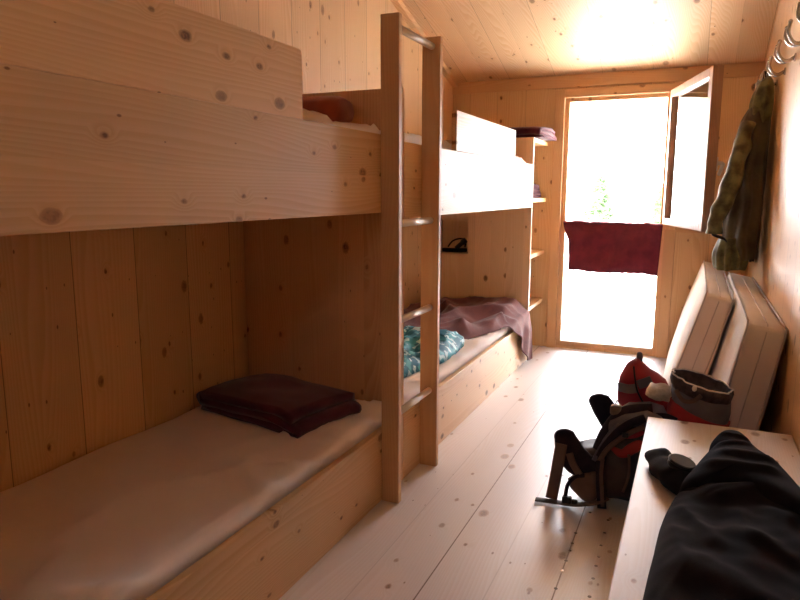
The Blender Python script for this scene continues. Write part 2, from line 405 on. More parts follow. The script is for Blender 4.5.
# the sash: hinge at (OX1, YF-.03), free edge towards the room
HX, HY = OX1+.012, YF-.045; FX, FY = 0.07, 4.95
dv = Vector((FX-HX, FY-HY, 0)); SL = dv.length; ang = math.atan2(dv.y, dv.x)
MS = Matrix.Translation((HX, HY, 0)) @ Matrix.Rotation(ang, 4, 'Z')
SZ0, SZ1 = 1.145, 2.225
s_ = MB().box(0, .05, -.034, .034, SZ0, SZ1, MS).box(SL-.07, SL, -.034, .034, SZ0, SZ1, MS)
s_.box(.05, SL-.07, -.034, .034, SZ0, SZ0+.055, MS).box(.05, SL-.07, -.034, .034, SZ1-.06, SZ1, MS)
sash = s_.build('sash', W_SASH, win, bevel=.004)
MB().box(.05, SL-.07, -.006, .006, SZ0+.055, SZ1-.06, MS).build('pane', M_GLASS2, sash)
h_ = MB().box(SL-.052, SL-.018, .034, .046, 1.55, 1.64, MS)
h_.tube([MS @ Vector(p) for p in ((SL-.035, .04, 1.60), (SL-.035, .075, 1.60), (SL-.045, .088, 1.595), (SL-.13, .092, 1.53))], .013, 10)
h_.build('window_handle', M_HANDLE, win, bevel=0)

# ------------------------------------------------------------------ bunk beds
near = thing('bunk_bed', 'near pine bunk bed with lower and upper berths along the left wall, nearest the camera', 'bunk bed', (-1.7, 1.2, 0), 'built-in pine bunk beds')
PY_ = 2.815                                  # face of the panel that divides the two bunks
bx('lower_front_board', W_BOARD_Y, near, XF-.03, XF, .30, PY_, 0, .335)
bx('upper_front_board', W_BOARD_Y, near, XF-.03, XF, .30, PY_, 1.316, 1.645, bevel=.0015)
bx('guard_board', W_BOARD_Y, near, XF-.03, XF, .30, 1.98, 1.6455, 1.872, bevel=.0015)
bx('slat_base', W_FLAT_X, near, XL+.002, XF-.03, .30, PY_, 1.33, 1.36)
bx('slat_base', W_FLAT_X, near, XL+.002, XF-.03, .30, PY_, .20, .23)
bx('end_panel', W_PANEL_SHADED, near, XL+.002, XF, PY_, PY_+.026, 0, 1.868)
bx('end_panel', W_PANEL_SHADED, near, XL+.002, XF, .27, .30, 0, 1.872)
far = thing('bunk_bed', 'far pine bunk bed beyond the ladder, its upper board brightly lit by the window', 'bunk bed', (-1.7, 4.0, 0), 'built-in pine bunk beds')
FY0 = PY_+.028
bx('lower_front_board', W_BOARD_Y, far, XF-.03, XF, FY0, 5.45, 0, .335)
bx('upper_front_board', W_BOARD_Y, far, XF-.03, XF, FY0, 5.45, 1.285, 1.632)
bx('guard_board', W_BOARD_Y, far, XF-.03, XF, 3.56, 4.87, 1.6325, 1.852)
bx('slat_base', W_FLAT_X, far, XL+.002, XF-.032, FY0, 5.45, 1.33, 1.36)
bx('slat_base', W_FLAT_X, far, XL+.002, XF-.032, FY0, 5.45, .20, .23)

# ladder between them
lad = thing('ladder', 'tall wooden ladder with pale round rungs standing between the two bunk beds', 'ladder', (-1.2, 2.83, 0))
bx('stile', W_STILE, lad, XF+.001, XF+.086, 2.586, 2.620, 0, 2.125)
bx('stile', W_STILE, lad, XF+.001, XF+.094, 3.045, 3.077, 0, 2.125)
for z in (.405, .835, 1.268, 2.082):
    MB().tube([(-1.190, 2.618, z), (-1.190, 3.048, z)], .0165, 14).build('rung', M_RUNG, lad, smooth=True)

# shelving at the far end
sh = thing('shelf_unit', 'narrow open pine shelves between the far bunk and the window wall', 'shelf', (-1.7, 5.7, 0))
NX0, NX1, NZ0, NZ1 = -2.09, -1.782, .882, 1.168
p = MB().box(XL, NX0, 5.455, 5.485, 0, 1.848).box(NX1, XF, 5.455, 5.485, 0, 1.848).box(NX0, NX1, 5.455, 5.485, 0, NZ0).box(NX0, NX1, 5.455, 5.485, NZ1, 1.848)
p.build('side_panel', W_PANEL_LIT, sh)
n_ = MB().box(NX0-.012, NX0, 5.485, 5.66, NZ0-.012, NZ1+.012).box(NX1, NX1+.012, 5.485, 5.66, NZ0-.012, NZ1+.012)
n_.box(NX0, NX1, 5.485, 5.66, NZ0-.012, NZ0).box(NX0, NX1, 5.485, 5.66, NZ1, NZ1+.012).box(NX0-.012, NX1+.012, 5.66, 5.672, NZ0-.012, NZ1+.012)
n_.build('niche_box', W_PANEL_LIT, sh)
for i, z in enumerate((1.812, 1.325, .858, .415)):
    bx('shelf', W_FLAT_X, sh, (NX1+.012 if i == 2 else XL), XF, 5.485, YF-.001, z-.0, z+.034)

# ------------------------------------------------------------------ bunk mattresses
def bed_mattress(label, x0, x1, y0, y1, z0, z1, seed, lip=None):
    t = thing('mattress', label, 'mattress', ((x0+x1)/2, (y0+y1)/2, z0), 'sheeted mattresses in the bunks')
    mb = MB(); NU = 60; r = .035; rings = []
    W = x1-x0; H = z1-z0
    sec = []
    nside = 5
    sec.append((x1-.01, z0))
    for k in range(nside): sec.append((x1, z0 + .02 + (H-.02-r)*k/(nside-1)))
    for k in range(1, 5): a = PI/2*k/4; sec.append((x1 - r + r*math.cos(a), z1 - r + r*math.sin(a)))
    for k in range(1, 30): sec.append((x1 - r - (W-2*r)*k/30, z1))
    for k in range(0, 4): a = PI/2 + PI/2*k/4; sec.append((x0 + r + r*math.cos(a), z1 - r + r*math.sin(a)))
    sec += [(x0, z1-r), (x0, z0+.02), (x0+.01, z0)]
    for j in range(NU+1):
        v = j/NU; y = y0 + (y1-y0)*v
        e = min(v, 1-v)*(y1-y0)
        sq = 1 - max(0, 1 - e/.03)**2*.06
        ring = []
        for (x, z) in sec:
            top = smooth01((z - z0)/(H))
            zz = z0 + (z-z0)*sq
            q = (x, y, zz)
            # soft diagonal creases near the front edge
            cr = max(0, ridge((x*.9 + y*.6, y*1.6 - x*2.2, 0), 1.9, seed) - .66)*.08 * smooth01((x - (x0+.35*W))/(.5*W))
            zz += top*(nz(q, 3.0, seed)*.008 + cr + nz(q, 11, seed)*.002)
            xx = x + (1-top)*0 + (nz((0, y, z), 4, seed+3)*.008 if x > x1-.05 else 0)
            if lip and x > x1-.03: xx += .016*smooth01((z-lip)/.02)
            ring.append((xx, y, zz))
        rings.append(ring)
    mb.rings(rings)
    o = mb.build('sheet', M_SHEET, t, smooth=True)
    return t
bed_mattress('white sheeted mattress in the near lower bunk, with a folded blanket on it', XL+.012, XF-.042, .32, 2.808, .231, .395, 1, .337)
bed_mattress('white sheeted mattress in the far lower bunk, under the teal bag', XL+.012, XF-.042, 2.86, 5.44, .231, .395, 2, .337)
bed_mattress('white sheeted mattress in the near upper bunk, mostly behind its guard board', XL+.012, XF-.04, .32, 2.808, 1.361, 1.672, 3)
bed_mattress('white sheeted mattress in the far upper bunk, only its edge showing', XL+.012, XF-.04, 2.86, 5.44, 1.361, 1.665, 4)

# ------------------------------------------------------------------ blankets
G = 'maroon wool blankets'
M = Matrix.Translation((-1.72, 2.475, .402)) @ Matrix.Rotation(math.radians(-12), 4, 'Z')
b = folded(.64, .40, .105, 3, 1)
bmesh.ops.transform(b.b, verts=b.b.verts, matrix=M)
tag(b.build('blanket', M_MAROON, None, loc=(-1.72, 2.475, .40), smooth=True), 'dark maroon blanket folded flat on the near lower mattress', 'blanket', G)

# rolled one on the near upper bunk
mb = MB(); R = []
for j in range(25):
    x = -2.02 + .57*j/24; ring = []
    for k in range(20):
        a = 2*PI*k/20; e = min(j, 24-j)/2.0; q = min(1, .72 + .28*math.sqrt(min(1, e)))
        ring.append((x, 2.665 + math.cos(a)*.115*q + nz((x, k*.3, 0), 6)*.008, 1.760 + math.sin(a)*.068*q + nz((x, k*.3, 3), 9)*.008 + .006*math.sin(a*3+x*9)))
    R.append(ring)
mb.rings(R)
tag(mb.build('blanket', M_RUST, None, loc=(-1.7, 2.665, 1.68), smooth=True), 'reddish brown rolled blanket at the end of the near upper bunk', 'blanket', G)

# on the shelves
b = folded(.44, .40, .10, 3, 4)
bmesh.ops.transform(b.b, verts=b.b.verts, matrix=Matrix.Translation((-1.38, 5.74, 1.851)) @ Matrix.Rotation(math.radians(84), 4, 'Z'))
tag(b.build('blanket', M_MAROON, None, loc=(-1.38, 5.74, 1.85), smooth=True), 'maroon blanket folded on the top shelf by the window', 'blanket', G)
b = folded(.40, .34, .13, 3, 5)
bmesh.ops.transform(b.b, verts=b.b.verts, matrix=Matrix.Translation((-1.46, 5.75, 1.361)) @ Matrix.Rotation(math.radians(88), 4, 'Z'))
tag(b.build('blanket', M_MAROON, None, loc=(-1.46, 5.75, 1.36), smooth=True), 'pinkish maroon blanket on the second shelf from the top', 'blanket', G)

# hung over the window transom
def hang(u, v):
    x = -1.075 + .825*u
    zt = 1.150 + .012*nz((x*9, 0, 0), 1) + .006*nz((x*30, 0, 0), 1) - .01*u
    L = .425 + .02*nz((x*3, 1, 0), 1)
    if v < .12:                                   # behind the bar
        t = v/.12; return (x, YF+.092 + .004*nz((x*8, 0, 0), 1), zt - .10*(1-t))
    if v < .2:
        t = (v-.12)/.08; a = PI*t
        return (x, YF+.04 + math.cos(a)*.055, zt + .008*math.sin(a))
    t = (v-.2)/.8
    xx = x + (.06*smooth01(t*2.2)*(1-u)**3 if u < .5 else 0)*1.0 - .02*t*u**4
    sag = math.sin(PI*u)
    y = YF - .022 - .042*(.5+.5*math.sin(u*9 + t*3.0 + 2*nz((u*3, t*2, 0), 1)))*smooth01(t*3) - .045*sag*t*(.5+.5*math.sin(6*abs(u-.45)+9*t))
    y -= .012*max(0, nz((u*4, t*3, 4), 1))
    return (xx, min(y, YF-.026), zt - L*t)
tag(MB().grid(hang, 70, 50).build('blanket', M_MAROONT, None, loc=(-.67, YF-.03, .72), smooth=True, solid=.005, solid_off=0),
    'maroon blanket hung over the bar across the bright window', 'blanket', G)

# crumpled one over the far lower mattress end
def drape(u, v):
    # u: along the bed (0 near .. 1 far end), v: 0 at the back wall .. 1 the front edge, hanging over at the far end
    y = 3.95 + 1.44*u + .035*nz((u*3, v*3, 0), 1) + .10*v*(u-.35)
    y = min(y, 5.445)
    back, front = -2.08, XF+.014
    flat = front - back - .035
    hang_ = .43*smooth01((u-.52)/.46)
    s = v*(flat*min(1, .74 + .50*u) + hang_)
    top = .085*max(0, ridge((u*1.6+v*1.9, v*1.2-u*.8, 0), 1.6, 3))**1.5 + .035*max(0, ridge((u*2.4-v*2, v*3, 0), 1.5, 8)) + .012*nz((u*9, v*9, 0), 1, 3) + .012 + .05*smooth01((.25-u)/.25)*smooth01((.5-v)*3)
    edge = min(1, (1-v)*9)*min(1, u*8+.15)
    if s < flat:
        x = back + s; z = .404 + max(0, top)*(edge if hang_ < .05 else min(1, (flat-s)*10+.25))
    else:
        d = s - flat; r = .035
        z0_ = .404 + max(0, top)*.25
        if d < r*PI/2: a = d/r; x = front - .035 + r*math.sin(a); z = z0_ - r*(1-math.cos(a))
        else:
            q = smooth01((d-r*PI/2)/.12)
            x = front + q*(.012 + .028*(.5+.5*math.sin(y*24+d*4))) ; z = z0_ - r - (d - r*PI/2)
    return (x, y, max(.006, z))
cr = MB().grid(drape, 100, 100)
tag(cr.build('blanket', M_BRMAR, None, loc=(-1.6, 4.7, .40), smooth=True, solid=.007, solid_off=1),
    'crumpled maroon brown blanket spilling over the far lower bunk', 'blanket', G)

# teal printed sleeping bag liner on the far lower mattress
H = lambda x, y: .075 + .03*nz((x, y, 0), 6, 2)
fo = lambda x, y: .032*ridge((x*1.4+y*.4, y*1.2-x*.8, 0), 5.5, 4) + .012*nz((x, y, 1), 22)
tag(mound([(-1.98, 2.90), (-1.50, 2.93), (-1.42, 3.1), (-1.38, 3.35), (-1.32, 3.62), (-1.335, 3.95), (-1.40, 4.22), (-1.7, 4.30), (-1.98, 4.15), (-2.08, 3.5)], .402, H, fo, nr=36, power=4)
    .build('sleeping_bag', M_CAMO, None, loc=(-1.7, 3.5, .40), smooth=True), 'teal and white patterned sleeping bag rumpled on the far lower bunk', 'sleeping bag')

# black head torch and cord in the niche
nt = thing('head_torch', 'black strap and cord bundle lying in the small wall niche', 'torch', (-1.86, 5.56, NZ0))
MB().tube(spline([(-2.03, 5.53, NZ0+.022), (-1.95, 5.50, NZ0+.024), (-1.86, 5.505, NZ0+.026), (-1.83, 5.54, NZ0+.025)], 6), .022, 8, flat=(1.0, .8)).build('strap', M_DARK, nt, smooth=True)
MB().tube(spline([(-1.99, 5.53, NZ0+.05), (-1.95, 5.53, NZ0+.10), (-1.88, 5.52, NZ0+.125), (-1.83, 5.53, NZ0+.11), (-1.84, 5.55, NZ0+.05)], 8), .007, 6).build('cord', M_DARK, nt, smooth=True)
MB().tube(spline([(-1.91, 5.52, NZ0+.04), (-1.86, 5.52, NZ0+.085), (-1.825, 5.52, NZ0+.115)], 6), [.02]*7+[.026]*6, 8).build('lamp_body', M_PLASTIC, nt, smooth=True)

# ------------------------------------------------------------------ bench
ZB = .45
be = thing('bench', 'pale wooden bench along the right wall in the foreground', 'bench', (.14, 1.6, 0))
bx('seat_board', W_FLAT_Y, be, -.133, XR-.002, .2, 2.94, ZB-.035, ZB, bevel=.004)
bx('front_panel', W_BOARD_Y, be, .20, .225, .25, 2.90, 0, ZB-.035)
for y in (.25, 1.6, 2.87): bx('leg', W_TRIM_Z, be, -.02, .20, y, y+.03, 0, ZB-.035)

# ventilation holes and screw heads in the floor
for i, (x, y) in enumerate([(-.344, 2.86), (-.372, 2.65), (-.371, 2.56), (-.37, 2.50), (-.371, 2.42), (-.372, 2.345), (-.372, 2.22), (-.374, 2.1),
                            (-.262, 2.82), (-.262, 2.70), (-.262, 2.59), (-.259, 2.50), (-.26, 2.43), (-.258, 2.34), (-.254, 2.22), (-.254, 2.1)]):
    o = MB()
    bmesh.ops.create_cone(o.b, cap_ends=True, segments=14, radius1=.007, radius2=.0062, depth=.0012, matrix=Matrix.Translation((x, y, .0006)))
    o.build('screw_head', M_METAL if i in (2, 3, 5, 9) else M_DKMETAL, floor, loc=(x, y, 0))

# ------------------------------------------------------------------ spare mattresses leaning on the right wall
def lean_mattress(label, x, y0, y1, width, thick, deg, seed, zb=0.0):
    """x = right lower corner; leans right by deg"""
    t = thing('mattress', label, 'mattress', (x-thick, (y0+y1)/2, zb), 'spare mattresses leaning on the right wall')
    Mx = Matrix.Translation((x, 0, zb)) @ Matrix.Rotation(math.radians(deg), 4, 'Y') @ Matrix.Translation((-thick, 0, 0))
    lift = thick*math.sin(math.radians(deg))
    def place(mb):
        bmesh.ops.transform(mb.b, verts=mb.b.verts, matrix=Mx)
        for v in mb.b.verts: v.co.z += 0
        return mb
    # body as rings along its length, rounded rectangle section (local x = thickness, z = width)
    r = .028; sec = []
    def arc(cx, cz, a0):
        for k in range(6): a = a0 + PI/2*k/5; sec.append((cx + r*math.cos(a), cz + r*math.sin(a)))
    def seg(a, b, n):
        for k in range(1, n): sec.append((a[0]+(b[0]-a[0])*k/n, a[1]+(b[1]-a[1])*k/n))
    arc(thick-r, r, -PI/2); seg((thick, r), (thick, width-r), 24)
    arc(thick-r, width-r, 0); seg((thick-r, width), (r, width), 6)
    arc(r, width-r, PI/2); seg((0, width-r), (0, r), 24)
    arc(r, r, PI); seg((r, 0), (thick-r, 0), 6)
    mb = MB(); R = []; N = 150
    ys = [y0 + r*(1-math.cos(PI/2*k/5)) for k in range(5)] + [y0 + r + (y1-y0-2*r)*k/N for k in range(N+1)] + [y1 - r*(1-math.cos(PI/2*k/5)) for k in range(4, -1, -1)]
    for y in ys:
        e = min(y-y0, y1-y); ins = r - math.sqrt(max(0, r*r - (r-min(r, e))**2))
        ring = []
        for (cx, cz) in sec:
            px = thick/2 + (cx-thick/2)*(1 - 2*ins/thick); pz = width/2 + (cz-width/2)*(1 - 2*ins/width)
            face = 1 if abs(cx-thick/2) > thick/2 - .001 else 0
            q = .007*math.cos(y*2*PI/.055)                      # quilted ribs across the border
            sgn = 1 if cx > thick/2 else -1
            if not face: pz += q*.6*(1 if cz > width/2 else -1)
            bul = .012*math.sin(PI*cz/width)*(1 if face else 0)*sgn + q*.4*sgn*face
            ring.append((px + bul + nz((cx, y, cz), 3, seed)*.006, y, pz + nz((cx, y, cz), 4, seed+1)*.006))
        R.append(ring)
    mb.rings(R); tick = place(mb).build('ticking', M_TICK, t, smooth=True)
    for cx in (.004, thick*.52, thick-.004):                     # piping / zip seam right round the border
        loop = []
        off = .003
        rr_ = .03
        pts = [(y0+rr_, width+off), (y1-rr_, width+off), (y1+off, width-rr_), (y1+off, rr_), (y1-rr_, -off+.006), (y0+rr_, -off+.006), (y0-off, rr_), (y0-off, width-rr_), (y0+rr_, width+off)]
        dense = []
        for a, b_ in zip(pts, pts[1:]):
            for k in range(12): dense.append((cx, a[0]+(b_[0]-a[0])*k/12, a[1]+(b_[1]-a[1])*k/12))
        dense.append((cx,)+pts[-1])
        place(MB().tube(dense, .0045 if cx != thick*.52 else .003, 6)).build('piping', M_PIPE, tick, smooth=True)
    return t
lean_mattress('thick white mattress on edge directly against the right wall, handle loop on top', .255, 3.30, 5.38, .815, .165, 10.5, 11)
lean_mattress('white mattress leaning on another mattress, nearer the window', -.002, 4.02, 5.98, .845, .15, 15.4, 12)

# ------------------------------------------------------------------ coat hooks
def hook(y):
    t = thing('coat_hook', 'x', 'coat hook', (XR, y, 2.12), 'double coat hooks on the right wall')
    m = MB(); m.tube([(XR-.001, y, 2.085), (XR-.008, y, 2.085)], .021, 14)
    m.build('plate', M_METAL, t, smooth=False)
    for sg in (-1, 1):
        pts = spline([(XR-.006, y, 2.085), (XR-.035, y+sg*.008, 2.070), (XR-.065, y+sg*.034, 2.074), (XR-.088, y+sg*.056, 2.110), (XR-.084, y+sg*.066, 2.155)], 6)
        n = len(pts)
        m = MB().tube(pts, [.0095 - .002*i/n for i in range(n)], 10)
        bmesh.ops.create_uvsphere(m.b, u_segments=10, v_segments=6, radius=.010, matrix=Matrix.Translation(pts[-1]))
        m.build('prong', M_METAL, t, smooth=True)
    return t
def copy_tree(o, loc):
    c = o.copy(); COL.objects.link(c); c.location = loc
    for ch in list(o.children):
        d = ch.copy(); COL.objects.link(d); d.parent = c
    return c
ys = [3.17, 3.60, 4.03, 4.46, 4.90, 5.32]
lb = ['steel double coat hook nearest the camera, cut by the top edge of the photo',
      'steel double coat hook second from the camera on the right wall',
      'steel double coat hook third from the camera on the right wall',
      'steel double coat hook fourth from the camera, next before the hook with the jacket',
      'steel double coat hook with the olive jacket hanging from it',
      'steel double coat hook farthest along the right wall, behind the olive jacket']
h0 = hook(ys[0]); h0['label'] = lb[0]
for y, l in zip(ys[1:], lb[1:]):
    c = copy_tree(h0, (XR, y, 2.12)); c['label'] = l

# ------------------------------------------------------------------ hanging jacket
jk = thing('jacket', 'olive and dark brown hooded jacket hanging on the right wall above the mattresses', 'jacket', (.30, 4.9, .92))
def body(secs, n=40, fold=.10, seed=0, kf=7, m=8):
    """secs: (z, cx, cy, ax, ay)"""
    P = spline([(s[1], s[2], s[0]) for s in secs], m); A = spline([(s[3], s[4], 0) for s in secs], m); R = []
    for i, (p, a) in enumerate(zip(P, A)):
        ring = []
        t = i/len(P)
        for k in range(n):
            th = 2*PI*k/n
            fo = 1 + fold*smooth01(t*1.6+.15)*math.sin(kf*th + 2.5*nz((0, 0, p.z*4), 1, seed)) + .06*nz((math.cos(th)*1.2, math.sin(th)*1.2, p.z*7), 1, seed)
            ring.append((min(XR-.006, p.x + a.x*math.cos(th)*fo), p.y + a.y*math.sin(th)*fo, p.z + .012*nz((th, 0, 0), 1, seed)*t))
        R.append(ring)
    return R
MB().rings(body([(2.03, .345, 4.87, .035, .05), (1.95, .33, 4.88, .06, .09), (1.84, .305, 4.9, .085, .16), (1.67, .295, 4.9, .09, .21), (1.45, .285, 4.9, .10, .22),
                 (1.24, .278, 4.9, .105, .23), (1.08, .275, 4.9, .10, .235), (.985, .275, 4.9, .095, .235)], 56, .10, 1)).build('body', M_BROWNISH, jk, smooth=True)
MB().rings(body([(2.12, .355, 4.84, .010, .015), (2.085, .345, 4.84, .040, .06), (2.02, .335, 4.83, .055, .085), (1.94, .328, 4.84, .062, .095), (1.86, .33, 4.84, .052, .085), (1.80, .34, 4.85, .03, .05)], 30, .12, 2)).build('hood', M_OLIVE, jk, smooth=True); hood = bpy.data.objects['hood']
sl = spline([(.255, 4.74, 1.83), (.232, 4.70, 1.68), (.198, 4.67, 1.51), (.155, 4.65, 1.36), (.12, 4.64, 1.24), (.115, 4.64, 1.15)], 10)
m = MB().tube(sl, [.044 + .012*i/len(sl) + .008*math.sin(PI*min(1, i/len(sl)*1.3)) for i in range(len(sl))], 22)
m.disp(lambda p: Vector((nz(p, 9, 3)*.022, nz(p, 9, 4)*.022, 0)) + Vector((1, 0, .3))*(.010*nz((p.x*.4, p.y*.6, p.z), 16, 2)))
m.build('sleeve', M_OLIVE, jk, smooth=True)
sl = spline([(.285, 5.06, 1.83), (.25, 5.14, 1.62), (.23, 5.14, 1.40), (.21, 5.10, 1.2)], 10)
MB().tube(sl, [.058]*len(sl), 18).disp(lambda p: Vector((nz(p, 9, 5)*.012, nz(p, 9, 6)*.015, 0))).build('sleeve', M_OLIVE, jk, smooth=True)
MB().rings(body([(1.12, .235, 4.81, .09, .13), (1.02, .225, 4.81, .096, .14), (.945, .222, 4.81, .088, .135), (.915, .222, 4.81, .08, .13)], 48, .20, 5, 9)).build('hem', M_OLIVE, jk, smooth=True)
MB().tube(spline([(.095, 4.69, 1.18), (.11, 4.595, 1.145), (.165, 4.59, 1.125), (.18, 4.66, 1.105)], 6), .010, 8, flat=(1.3, .5)).build('drawcord', M_DARK, jk, smooth=True)
MB().tube([(.352, 4.84, 2.11), (.345, 4.84, 2.15), (.335, 4.84, 2.15), (.34, 4.84, 2.10)], .005, 6).build('hanging_loop', M_DARK, hood, smooth=True)
dg = MB().rings(body([(2.05, .375, 5.32, .012, .03), (1.9, .372, 5.32, .022, .08), (1.7, .37, 5.32, .028, .13), (1.4, .368, 5.33, .030, .15), (1.15, .366, 5.34, .032, .15), (.93, .366, 5.34, .03, .15)], 30, .12, 9))  # near black flat form close to the wall, beyond the jacket
tag(dg.build('dark_form', M_DARK, None, loc=(.37, 5.32, .93), smooth=True), 'near black flat form close to the wall behind the olive jacket', 'clothing')

# ------------------------------------------------------------------ black fleece on the bench
fl = thing('fleece_jacket', 'black fleece jacket thrown over the foreground bench', 'jacket', (.16, 2.05, ZB))
out = [(-.060, 1.10), (-.060, 1.40), (-.055, 1.56), (-.046, 1.72), (-.036, 1.90), (-.010, 2.08), (.024, 2.20), (.050, 2.32), (.080, 2.46), (.115, 2.56), (.17, 2.60), (.225, 2.57),
       (.275, 2.47), (.33, 2.34), (.375, 2.16), (.398, 1.95), (.398, 1.5), (.39, 1.10)]
def along(x, y, x0, y0, x1, y1, wid):
    # smooth ridge along the segment
    d = Vector((x1-x0, y1-y0)); L = d.length; d /= L; p = Vector((x-x0, y-y0)); t = p.dot(d)
    q = abs(p.x*d.y - p.y*d.x) + .02*nz((t*4, 0, 0), 1, int(x0*99)); en = smooth01(t/(.25*L)+.2)*smooth01((L-t)/(.25*L)+.2)
    return math.exp(-(q/wid)**2)*en
H = lambda x, y: .072 + .02*nz((x, y, 0), 3, 2)
folds = [(.02, 2.12, .22, 2.36, .030, .020), (.06, 2.02, .30, 2.20, .036, .022), (.0, 1.98, .12, 1.72, .035, .014), (.16, 2.02, .20, 1.60, .045, .018), (.28, 2.05, .22, 1.75, .04, .016),
         (.10, 1.86, .30, 1.72, .035, .014), (.02, 1.65, .25, 1.48, .04, .014), (.30, 1.9, .36, 1.5, .04, .016), (.10, 2.30, .16, 2.50, .028, .014), (-.01, 1.85, .04, 1.5, .03, .012)]
def fo(x, y):
    return sum(a*along(x, y, x0, y0, x1, y1, w_) for x0, y0, x1, y1, w_, a in folds) + .004*nz((x, y, 2), 18)
mound(out, ZB+.001, H, fo, nr=60, ns=10, power=6, centre=(.17, 1.95)).build('body', M_BLACK, fl, smooth=True)
yk = [(.005, 2.12), (.045, 2.28), (.085, 2.44), (.13, 2.545), (.19, 2.57), (.25, 2.50), (.31, 2.37), (.365, 2.18), (.392, 2.02), (.36, 1.98), (.28, 2.04), (.19, 2.10), (.10, 2.12), (.04, 2.08)]
mound(yk, ZB+.03, lambda x, y: .085 + .012*nz((x, y, 0), 5, 6), lambda x, y: .016*along(x, y, .05, 2.20, .30, 2.24, .03) + .012*along(x, y, .10, 2.33, .30, 2.33, .025) + .012*along(x, y, .10, 2.43, .24, 2.44, .02),
      nr=36, power=3.4).build('yoke', M_BLACK, fl, smooth=True)
hd = [(.105, 2.58), (.112, 2.66), (.14, 2.74), (.185, 2.765), (.22, 2.745), (.245, 2.67), (.255, 2.55), (.18, 2.47)]
mound(hd, ZB+.001, lambda x, y: .070, lambda x, y: .010*along(x, y, .12, 2.64, .24, 2.62, .02), nr=26, power=2.6).build('collar', M_BLACK, fl, smooth=True)
sv = spline([(.14, 2.02, ZB+.035), (.035, 2.17, ZB+.037), (-.012, 2.26, ZB+.036), (-.045, 2.34, ZB+.033), (-.058, 2.395, ZB+.030), (-.060, 2.425, ZB+.026)], 10)
nsv = len(sv)
m = MB().tube(sv, [(.060 - .010*i/nsv)*(1 if i < nsv-6 else 1 - .11*(i-nsv+6)**1.25) for i in range(nsv)], 24, flat=(1.0, .62), up=(0, 0, 1), sq=.9)
m.disp(lambda p: Vector((nz(p, 13, 3)*.014, nz(p, 13, 4)*.014, nz(p, 15, 8)*.012)))
m.disp(lambda p: Vector((0, 0, max(0, ZB+.002 - p.z))))
m.build('sleeve', M_BLACK, fl, smooth=True)
MB().tube(spline([(.285, 2.50, ZB+.012), (.30, 2.52, ZB+.03), (.312, 2.50, ZB+.035), (.318, 2.475, ZB+.02), (.322, 2.46, ZB+.006)], 6), .003, 6).build('drawcord', M_DARK, fl, smooth=True)

tn = thing('tin', 'round flat black tin lying on the fleece sleeve on the bench', 'tin', (.006, 2.245, ZB+.066))
MT = Matrix.Translation((.006, 2.245, ZB+.066)) @ Matrix.Rotation(math.radians(4), 4, 'X') @ Matrix.Rotation(math.radians(14), 4, 'Y')
def disc(r0, z0, z1, n=36, e=.004):
    pr = [(r0-e, z0), (r0, z0+e), (r0, z1-e), (r0-e, z1)]
    return [[MT @ Vector((r*math.cos(2*PI*k/n), r*math.sin(2*PI*k/n), z)) for k in range(n)] for r, z in pr]
MB().rings(disc(.042, 0, .016)).build('tin_body', M_PLASTIC, tn, smooth=False)
m = MB().rings(disc(.044, .0165, .027)); m.build('lid', M_TIN, tn, smooth=False)

# ------------------------------------------------------------------ dark backpack on the floor by the bench corner
bp = thing('backpack', 'dark grey backpack lying on the floor by the bench corner, padded hip belt upright', 'backpack', (-.2, 3.1, 0))
def rrect(cx, cy, cz, ay, az, n=32, p=3.2, tilt=0):
    out = []
    for k in range(n):
        a = 2*PI*k/n; c, s = math.cos(a), math.sin(a)
        out.append(Vector((cx + tilt*math.copysign(abs(s)**(2/p), s)*az, cy + ay*math.copysign(abs(c)**(2/p), c), cz + az*math.copysign(abs(s)**(2/p), s))))
    return out
secs = [(-.445, 3.10, .13, .05, .03), (-.44, 3.10, .135, .10, .075), (-.40, 3.1, .125, .14, .10), (-.34, 3.10, .125, .15, .12), (-.30, 3.10, .155, .155, .15), (-.265, 3.1, .185, .155, .18),
        (-.22, 3.10, .20, .155, .195), (-.14, 3.10, .205, .15, .20), (-.09, 3.10, .20, .14, .19), (-.065, 3.10, .20, .07, .10)]
m = MB().rings([rrect(*s) for s in secs])
bmesh.ops.subdivide_edges(m.b, edges=m.b.edges[:], cuts=1, use_grid_fill=True)
m.disp(lambda p: Vector((0, nz(p, 9, 1)*.02, nz(p, 8, 2)*.018)))
m.disp(lambda p: Vector((0, 0, max(0, .003 - p.z))))
m.build('pack_body', M_PACK, bp, smooth=True)
m = MB().rings([rrect(x, 3.09, z, ay, az) for x, z, ay, az in [(-.31, .345, .05, .02), (-.295, .355, .10, .035), (-.23, .395, .125, .035), (-.14, .41, .13, .035), (-.08, .405, .12, .03), (-.06, .40, .05, .015)]])
m.disp(lambda p: Vector((0, 0, nz(p, 12, 5)*.016)))
m.build('top_pocket', M_NAVY, bp, smooth=True)
def soft(path, wr, thick, up=(0, 1, 0), n=18):
    P = spline(path, 8); k = len(P)
    R = []
    for i in range(k):
        t = i/(k-1)
        j = t*(len(wr)-1); q = int(min(j, len(wr)-2)); r_ = wr[q] + (wr[q+1]-wr[q])*smooth01(j-q)
        R.append(r_ * math.sqrt(max(.03, 1-max(0, (t-.78)/.22)**2)))
    return MB().tube(P, R, n, flat=(1.0, thick), up=up, sq=.8)
m = soft([(-.275, 2.942, .285), (-.23, 2.938, .265), (-.19, 2.938, .295), (-.145, 2.942, .33)], [.010, .020, .024, .022], .3)
m.build('red_panel', M_REDB, bp, smooth=True)
m = soft([(-.22, 2.935, .345), (-.18, 2.932, .36), (-.145, 2.935, .38)], [.008, .012, .010], .4); m.build('red_piping', M_RED, bp, smooth=True)
m = soft([(-.43, 2.955, .13), (-.40, 2.945, .10), (-.36, 2.942, .085), (-.32, 2.942, .08)], [.045, .06, .075, .07], .22); m.build('side_patch', M_PACKBR, bp, smooth=True)
